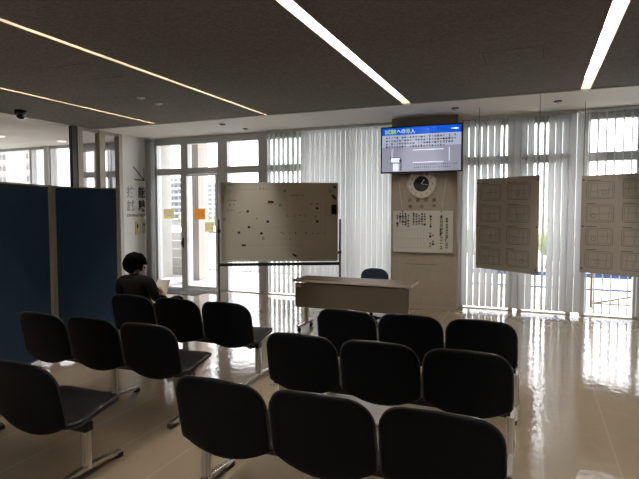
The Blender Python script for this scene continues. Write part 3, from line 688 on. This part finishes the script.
# ---------------------------------------------------------------- hanging map sheets
def sheet(p0, p1, z0, z1, label, wires):
    a = Vector(p0); b = Vector(p1); ln = (b - a).length; ang = math.atan2(b.y - a.y, b.x - a.x)
    t = empty('hanging_sheet', (a.x, a.y, z0), ang, label, 'poster', 'course map sheets hanging from the ceiling')
    H_ = z1 - z0; bm = bmesh.new(); bx(bm, 0, ln, -.0015, .0015, 0, H_); obj('sheet', bm, 'poster_film', t)
    for c in range(2):
        for r in range(4):
            bm = bmesh.new(); x0 = .07 + c * (ln - .10) / 2; x1 = x0 + (ln - .10) / 2 - .11; zt = H_ - .09 - r * (H_ - .08) / 4; zb = zt - (H_ - .08) / 4 + .085
            mx = face_mx((0, -.0018, 0), (1, 0, 0), (0, 0, 1))
            def rr(x0, x1, z0, z1, q, wd):
                pts = []
                for (cx_, cz_, s0) in ((x1 - q, z1 - q, 0), (x0 + q, z1 - q, 90), (x0 + q, z0 + q, 180), (x1 - q, z0 + q, 270)):
                    for k in range(4):
                        an = math.radians(s0 + k * 30); pts.append((cx_ + q * math.cos(an), cz_ + q * math.sin(an)))
                for p, q2 in zip(pts, pts[1:] + pts[:1]): bar2(bm, p, q2, wd, mx, .0008)
            rr(x0, x1, zb, zt, .03, .005); rr(x0 + .022, x1 - .022, zb + .022, zt - .022, .02, .003)
            xm = (x0 + x1) / 2; zm = (zb + zt) / 2
            bar2(bm, (x0 + .03, zm + rnd.uniform(-.02, .02)), (x1 - .03, zm + rnd.uniform(-.02, .02)), .003, mx, .0008)
            for k in range(3):
                xx = x0 + .05 + k * .11 + rnd.uniform(-.015, .015); bar2(bm, (xx, zb + .03), (xx + rnd.uniform(-.02, .04), zt - .03), .003, mx, .0008)
            xx = xm + rnd.uniform(-.08, .08)
            for k in range(10): bar2(bm, (xx + .03 * math.cos(k * .628), zm - .03 + .03 * math.sin(k * .628)), (xx + .03 * math.cos(k * .628 + .628), zm - .03 + .03 * math.sin(k * .628 + .628)), .004, mx, .0008)
            bar2(bm, (x0, zt + .02), (x0 + rnd.uniform(.12, .2), zt + .02), .008, mx, .0008)
            obj('course_map', bm, 'poster_line', t)
    for (x, z) in ((.03, H_ - .06), (.03, H_ * .48), (.03, .06), (ln - .03, H_ - .06), (ln - .03, H_ * .48), (ln - .03, .06)):
        bm = bmesh.new(); cyl(bm, (x, -.010, z), .012, .012, 10, 'y'); obj('eyelet', bm, 'magnet_red', t)
    for x in wires:
        bm = bmesh.new(); tube(bm, [(x, .003, H_ - .03), (x, .003, CZ - z0)], .0035, 6); obj('hanging_wire', bm, 'steel_dark', t)
    return t
sheet((-.805, 8.0), (.047, 7.38), .765, 2.075, 'brown-grey translucent course map sheet with eight maps, hung left of its twin', (.02, 1.03))
sheet((.59, 8.10), (1.50, 7.62), .748, 2.095, 'brown-grey translucent course map sheet with eight maps, cut off by the picture edge', (.02, 1.0))

# ---------------------------------------------------------------- papers on the door glass, mat
for nm, m, x0, x1, z0, z1, y, lab in (('notice', 'paper_cream', -7.27, -7.0, 1.45, 1.655, 8.88, 'cream paper notice taped to the glass left of the door'),
        ('notice', 'paper_orange', -6.42, -6.16, 1.44, 1.66, 8.79, 'orange paper notice taped to the glass door'),
        ('notice', 'paper_cream', -6.17, -5.96, 1.19, 1.385, 8.79, 'cream paper notice lower on the glass door, beside the door post')):
    t = empty(nm, ((x0 + x1) / 2, y, (z0 + z1) / 2), 0, lab, 'notice', 'paper notices on the entrance glass')
    W_, H_ = (x1 - x0) / 2, (z1 - z0) / 2
    bm = bmesh.new(); bx(bm, -W_, W_, -.001, .001, -H_, H_); obj('sheet', bm, m, t)
    marks('print', 'ink_brown', face_mx((0, -.0012, 0), (1, 0, 0), (0, 0, 1)), [(-W_ + .03, H_ * .55 - i * .045, 7, .032, 0) for i in range(3)], .018, t, .0005)
bm = bmesh.new(); bx(bm, -.62, .62, -.33, .33, 0, .012)
o = obj('door_mat', bm, 'rug', bevel=.004); o.location = (-6.58, 8.48, 0); tag(o, 'grey doormat on the floor inside the glass door', 'doormat')

# ---------------------------------------------------------------- person
PEX, PEY, PEZ = -3.74, 4.12, 0
pe = empty('person', (PEX, PEY, 0), 0, 'person in a dark shirt sitting on the far left bench with a sheet of paper', 'person')
def skin(name, verts, edges, radii, m, parent, sub=2, root=0):
    me = bpy.data.meshes.new(name); me.from_pydata(verts, edges, []); o = bpy.data.objects.new(name, me); COL.objects.link(o)
    md = o.modifiers.new('s', 'SKIN'); me.skin_vertices  # layer is made by the modifier
    for i, r in enumerate(radii):
        rr = r if isinstance(r, tuple) else (r, r); me.skin_vertices[0].data[i].radius = rr
    me.skin_vertices[0].data[root].use_root = True
    s = o.modifiers.new('ss', 'SUBSURF'); s.levels = sub; s.render_levels = sub
    dg = bpy.context.evaluated_depsgraph_get(); nm = bpy.data.meshes.new_from_object(o.evaluated_get(dg)); bpy.data.objects.remove(o)
    for p in nm.polygons: p.use_smooth = True
    nm.materials.clear(); nm.materials.append(M[m]); q = bpy.data.objects.new(name, nm); COL.objects.link(q); q.parent = parent; return q
# local frame: x right, y ahead, z up; origin on the floor under the hips
V = [(.0, .08, .53), (.0, .03, .66), (-.01, .02, .80), (-.02, .03, .90), (-.055, .05, .925), (-.07, .06, .98),   # 0-5 pelvis..neck
     (-.20, .02, .885), (-.27, .05, .76), (-.20, .22, .66), (-.08, .34, .69),                                       # 6-9 left arm
     (.17, .02, .875), (.235, .02, .73), (.20, .20, .69), (.07, .32, .73),                                          # 10-13 right arm
     (-.10, .13, .52), (-.14, .52, .53), (-.15, .50, .12), (-.15, .62, .06),                                        # 14-17 left leg
     (.10, .13, .53), (.15, .52, .645), (-.02, .64, .32), (-.06, .74, .20)]                                          # 18-21 right leg crossed
Ed = [(0, 1), (1, 2), (2, 3), (3, 4), (4, 5), (3, 6), (6, 7), (7, 8), (8, 9), (3, 10), (10, 11), (11, 12), (12, 13), (0, 14), (14, 15), (15, 16), (16, 17), (0, 18), (18, 19), (19, 20), (20, 21)]
Rd = [(.15, .115), (.145, .11), (.16, .11), (.12, .085), .055, .05, .062, .048, .038, .028, .062, .048, .038, .028, .09, .065, .045, .04, .09, .065, .045, .04]
body = skin('body', V, Ed, Rd, 'shirt', pe)
body.data.materials.append(M['skin']); body.data.materials.append(M['trousers'])
for p in body.data.polygons:
    c = p.center
    if c.z > .965 or (c.z > .94 and c.y > .06): p.material_index = 1
    elif (c.y > .20 and c.z > .60 and ((c.x < -.05 and c.y < .4 and c.z > .635 and c.x > -.30 and c.y > .22) or (c.z > .685 and c.y > .2 and c.x > .1))): p.material_index = 1
    elif c.z < .60 or c.y > .40: p.material_index = 2
# head
hd = bmesh.new(); bmesh.ops.create_uvsphere(hd, u_segments=40, v_segments=28, radius=1)
for v in hd.verts:
    x, y, z = v.co
    sx, sy, sz = .076, .095, .118
    if z < 0: sx *= 1 - .28 * (-z) ** 1.3; sy *= 1 - .12 * (-z)
    v.co = (x * sx, y * sy + (.012 * (-z) if z < 0 else 0), z * sz)
    X_, Y_, Z_ = v.co
    if y > .5:
        nose = math.exp(-(X_ / .013) ** 2 - ((Z_ + .018) / .022) ** 2); v.co.y += .022 * nose
        for s in (-1, 1): v.co.y -= .010 * math.exp(-((X_ - s * .030) / .014) ** 2 - ((Z_ - .008) / .011) ** 2)
        v.co.y += .006 * math.exp(-(X_ / .024) ** 2 - ((Z_ + .055) / .008) ** 2)
        v.co.y += .006 * math.exp(-(X_ / .03) ** 2 - ((Z_ + .09) / .02) ** 2)
HM = Matrix.Translation((-.075, .085, 1.03)) @ Matrix.Rotation(math.radians(-28), 4, 'Z') @ Matrix.Rotation(math.radians(-16), 4, 'X')
def hobj(name, bm, m, parent=pe, smooth=True):
    bmesh.ops.transform(bm, matrix=HM, verts=bm.verts); return obj(name, bm, m, parent, smooth)
head = hobj('head', hd, 'skin')
for s in (-1, 1):
    bm = bmesh.new(); bmesh.ops.create_uvsphere(bm, u_segments=16, v_segments=10, radius=.011); bmesh.ops.translate(bm, vec=(s * .030, .083, .008), verts=bm.verts); hobj('eye', bm, 'ink_black', head)
    bm = bmesh.new(); lathe(bm, [(0, 0), (.014, .002), (.020, .010), (.017, .014), (.010, .008), (0, .006)], 16)
    bmesh.ops.transform(bm, matrix=Matrix.Translation((s * .072, -.005, -.008)) @ Matrix.Rotation(s * PI / 2, 4, 'Y') @ Matrix.Diagonal((1.5, .9, 1, 1)), verts=bm.verts); hobj('ear', bm, 'skin', head)
bm = bmesh.new(); bmesh.ops.create_uvsphere(bm, u_segments=32, v_segments=20, radius=1)
for v in list(bm.verts):
    x, y, z = v.co; v.co = (x * .066, .012 + y * .092 + .010 * math.exp(-(x / .4) ** 2) * (y > 0), -.046 + z * .043)
bmesh.ops.delete(bm, geom=[v for v in bm.verts if v.co.y < .015], context='VERTS'); hobj('face_mask', bm, 'mask', head)
# hair: a full cap, thick at the crown, leaving face and ears free
bm = bmesh.new(); bmesh.ops.create_icosphere(bm, subdivisions=5, radius=1)
for v in bm.verts:
    x, y, z = v.co; n = 1 + .035 * math.sin(x * 9 + z * 5) * math.cos(y * 8) + .02 * math.sin(z * 21 + x * 15)
    v.co = (x * .104 * n, -.014 + y * .122 * n, .030 + z * .118 * n)
dele = [v for v in bm.verts if (v.co.y > .045 and v.co.z < .045) or v.co.z < -.075 or (v.co.z < -.03 and v.co.y > -.02)]
bmesh.ops.delete(bm, geom=dele, context='VERTS')
hr = hobj('hair', bm, 'hair', head); so = hr.modifiers.new('s', 'SOLIDIFY'); so.thickness = .014; so.offset = -1
# hands with five fingers each
def hand(mx, parent, side=1):
    Vh = [(0, 0, 0), (0, .035, 0), (0, .07, -.002)]; Eh = [(0, 1), (1, 2)]; Rh = [(.026, .018), (.036, .015), (.038, .013)]
    fx = [(-.030, .060), (-.010, .070), (.011, .066), (.031, .052)]
    for (x, ln) in fx:
        b = len(Vh); Vh += [(x, .078, -.003), (x, .078 + ln * .45, -.012), (x, .078 + ln * .72, -.030), (x, .078 + ln * .85, -.047)]; Eh += [(2, b), (b, b + 1), (b + 1, b + 2), (b + 2, b + 3)]; Rh += [.0095, .009, .008, .0075]
    b = len(Vh); Vh += [(-side * .035, .03, -.008), (-side * .052, .055, -.02), (-side * .050, .08, -.034)]; Eh += [(1, b), (b, b + 1), (b + 1, b + 2)]; Rh += [.013, .0105, .0085]
    h = skin('hand', Vh, Eh, Rh, 'skin', parent); h.data.transform(mx); return h
hand(Matrix.Translation((.07, .32, .73)) @ Matrix.Rotation(math.radians(42), 4, 'Z') @ Matrix.Rotation(math.radians(12), 4, 'X') @ Matrix.Rotation(math.radians(60), 4, 'Y'), pe, 1)
hand(Matrix.Translation((-.08, .34, .69)) @ Matrix.Rotation(math.radians(-40), 4, 'Z') @ Matrix.Rotation(math.radians(12), 4, 'X') @ Matrix.Rotation(math.radians(-60), 4, 'Y'), pe, -1)
for (fx, fy, fz, rz, pt) in ((-.15, .50, .0, 0, 0), (-.06, .70, .13, .3, -.5)):
    bm = bmesh.new(); bmesh.ops.create_uvsphere(bm, u_segments=24, v_segments=14, radius=1)
    for v in bm.verts:
        x, y, z = v.co; v.co = (x * .045 * (1 - .1 * y), y * .135 + .07, (z * .05 * (1 - .35 * y) + .045) if z > -.6 else .0)
    bmesh.ops.transform(bm, matrix=Matrix.Translation((fx, fy, fz)) @ Matrix.Rotation(rz, 4, 'Z') @ Matrix.Rotation(pt, 4, 'X'), verts=bm.verts); obj('shoe', bm, 'plastic_black', pe, True)
bm = bmesh.new(); mxp = Matrix.Translation((PEX - .01, PEY + .41, .775)) @ Matrix.Rotation(math.radians(15), 4, 'Z') @ Matrix.Rotation(math.radians(-40), 4, 'X')
n = 6; vs = [[bm.verts.new(mxp @ Vector(((i / n - .5) * .15, .012 * math.sin(i / n * PI), (j / n - .5) * .21))) for i in range(n + 1)] for j in range(n + 1)]
for j in range(n):
    for i in range(n): bm.faces.new((vs[j][i], vs[j][i + 1], vs[j + 1][i + 1], vs[j + 1][i]))
o = tag(obj('paper_sheet', bm, 'paper'), 'white sheet of paper held by the seated person', 'paper'); so = o.modifiers.new('s', 'SOLIDIFY'); so.thickness = .001

# ---------------------------------------------------------------- outside
struct(box('terrace_ground', 'terrace', -14, 8, YW + .1, 13.2, -.25, -.02))
struct(box('ground', 'grass_green', -160, 80, 13.2, 200, -1.2, -1.0))
for (x0, x1, m, lab) in ((-8.75, -8.35, 'concrete', 'white concrete column outside the glass left of the door'), (-7.62, -7.26, 'concrete_pink', 'pinkish concrete column outside the glass door')):
    t = box('terrace_column', m, x0, x1, 10.1, 10.5, -.02, 3.6); t['kind'] = 'thing'; tag(t, lab, 'column')
# railing of the terrace: frame, posts and bars
def railing(x0, x1, y, label, lo=-.02, hi=1.08, step=.11):
    t = empty('terrace_railing', ((x0 + x1) / 2, y, 0), 0, label, 'railing', 'terrace railings outside the windows')
    h = (x1 - x0) / 2; bm = bmesh.new(); bx(bm, -h, h, -.02, .02, hi - .04, hi); obj('top_rail', bm, 'rail', t)
    bm = bmesh.new(); bx(bm, -h, h, -.015, .015, .06, .09); obj('bottom_rail', bm, 'rail', t)
    k = -h; b0 = None
    while k < h:
        if b0 is None: bm = bmesh.new(); bx(bm, -.008, .008, -.008, .008, .09, hi - .04); b0 = obj('bar', bm, 'rail', t); o = b0
        else: o = b0.copy(); COL.objects.link(o); o.parent = t
        o.location.x = k + .05; k += step
    for x in (-h, h): bm = bmesh.new(); bx(bm, x - .03, x + .03, -.03, .03, -.02, hi); obj('post', bm, 'rail', t)
railing(-8.0, -5.2, 11.4, 'barred metal railing outside the glass door')
railing(-5.1, -2.3, 11.4, 'barred metal railing outside behind the whiteboard')
t = empty('terrace_screen', (-8.75, 10.9, 0), 0, 'low wall of stacked pale panels outside beside the column', 'low wall')
for k in range(5): bm = bmesh.new(); bx(bm, -.75, .75, -.04, .04, -.02 + k * .22, .19 + k * .22); obj('panel', bm, 'concrete', t, bevel=.006)
bm = bmesh.new(); bx(bm, -.05, .05, -.06, -.04, -.02, 1.1); obj('post', bm, 'rail', t)
bf = empty('blue_fence', (1.2, 10.7, 0), 0, 'blue rail fence outside the right windows', 'fence')
for z0, z1 in ((.36, .44), (.13, .16)):
    bm = bmesh.new(); bx(bm, -2.4, 4, -.03, .03, z0 + .02, z1 + .02); obj('rail', bm, 'fence_blue', bf)
for x in (-2.4, -.8, .8, 2.4, 4): bm = bmesh.new(); bx(bm, x - .03, x + .03, -.02, .02, -.02, .44); obj('post', bm, 'fence_blue', bf)
pf = empty('braced_frame', (.9, 9.8, 0), 0, 'brown metal frame with diagonal braces outside the right windows', 'frame')
bm = bmesh.new(); tube(bm, [(0, 0, -.02), (0, 0, .62)], .02, 8); obj('post', bm, 'pole_brown', pf)
bm = bmesh.new(); tube(bm, [(1.5, 0, -.02), (1.5, 0, .62)], .02, 8); obj('post', bm, 'pole_brown', pf)
bm = bmesh.new(); tube(bm, [(.03, 0, .05), (1.5, 0, .42)], .014, 8); obj('brace', bm, 'pole_brown', pf)
bm = bmesh.new(); tube(bm, [(0, 0, .05), (1.5, 0, .05)], .012, 8); obj('rail', bm, 'pole_brown', pf)
def tower(x0, x1, y0, dep, z1, m, label, floors, bal):
    t = empty('apartment_tower', ((x0 + x1) / 2, y0 + dep / 2, 0), 0, label, 'building', 'far buildings beyond the windows'); h = (x1 - x0) / 2
    bm = bmesh.new(); bx(bm, -h, h, -dep / 2, dep / 2, -1.1, z1); wl_ = obj('wall', bm, m, t)
    fh = z1 / floors
    for k in range(floors):
        bm = bmesh.new()
        n = max(3, int(h * 2 / 1.1)); s = 2 * h / n
        for j in range(n): bx(bm, -h + s * (j + .2), -h + s * (j + .8), -dep / 2 - .05, -dep / 2 + .1, fh * (k + .25), fh * (k + .80))
        obj('window_row', bm, 'tower_dark', t)
        if bal: bm = bmesh.new(); bx(bm, -h, h, -dep / 2 - 1.0, -dep / 2, fh * k, fh * k + fh * .3); obj('balcony', bm, m, t)
tower(-64.2, -60.8, 80, 6, 8.0, 'tower', 'pale balconied tower seen through the glass left of the door', 7, True)
tower(-55.6, -50.5, 80, 6, 6.7, 'tower', 'grey gridded building seen through the glass door', 8, False)
tower(-102.3, -99.6, 80, 6, 34, 'tower_pink', 'pinkish balcony tower seen through the far left windows', 14, True)
tower(-116, -108.5, 80, 6, 34, 'tower_pink', 'wide pinkish building at the far left edge', 14, True)
def tree(x, y, h, r, label):
    t = empty('garden_tree', (x, y, -1.0), 0, label, 'tree', 'trees beyond the terrace')
    bm = bmesh.new(); tube(bm, [(0, 0, 0), (.1, 0, h * .6)], [.15, .07], 8); obj('trunk', bm, 'bark', t)
    bm = bmesh.new()
    for k in range(7):
        c = Vector((rnd.uniform(-.6, .6) * r, rnd.uniform(-.6, .6) * r, h * .62 + rnd.uniform(-.25, .35) * r)); q = bmesh.ops.create_icosphere(bm, subdivisions=3, radius=r * rnd.uniform(.4, .65))
        for v in q['verts']: v.co = v.co * (1 + .18 * math.sin(v.co.x * 9 + k) * math.cos(v.co.z * 8)) + c
    obj('crown', bm, 'leaves', t, True)
for i, (x, y, h, r) in enumerate(((-40, 55, 2.4, 2.2), (-36, 56, 2.1, 1.9), (-31.5, 50, 2.2, 1.9), (.6, 26, 1.7, .9), (2.6, 27, 1.9, 1.0), (-2.6, 27, 1.6, .9))):
    tree(x, y, h, r, ['round green tree under the balconied tower', 'low green tree right of the balconied tower', 'low green tree below the gridded building', 'green tree beyond the vanes between the map sheets', 'green tree behind the second map sheet', 'green tree behind the first map sheet'][i])
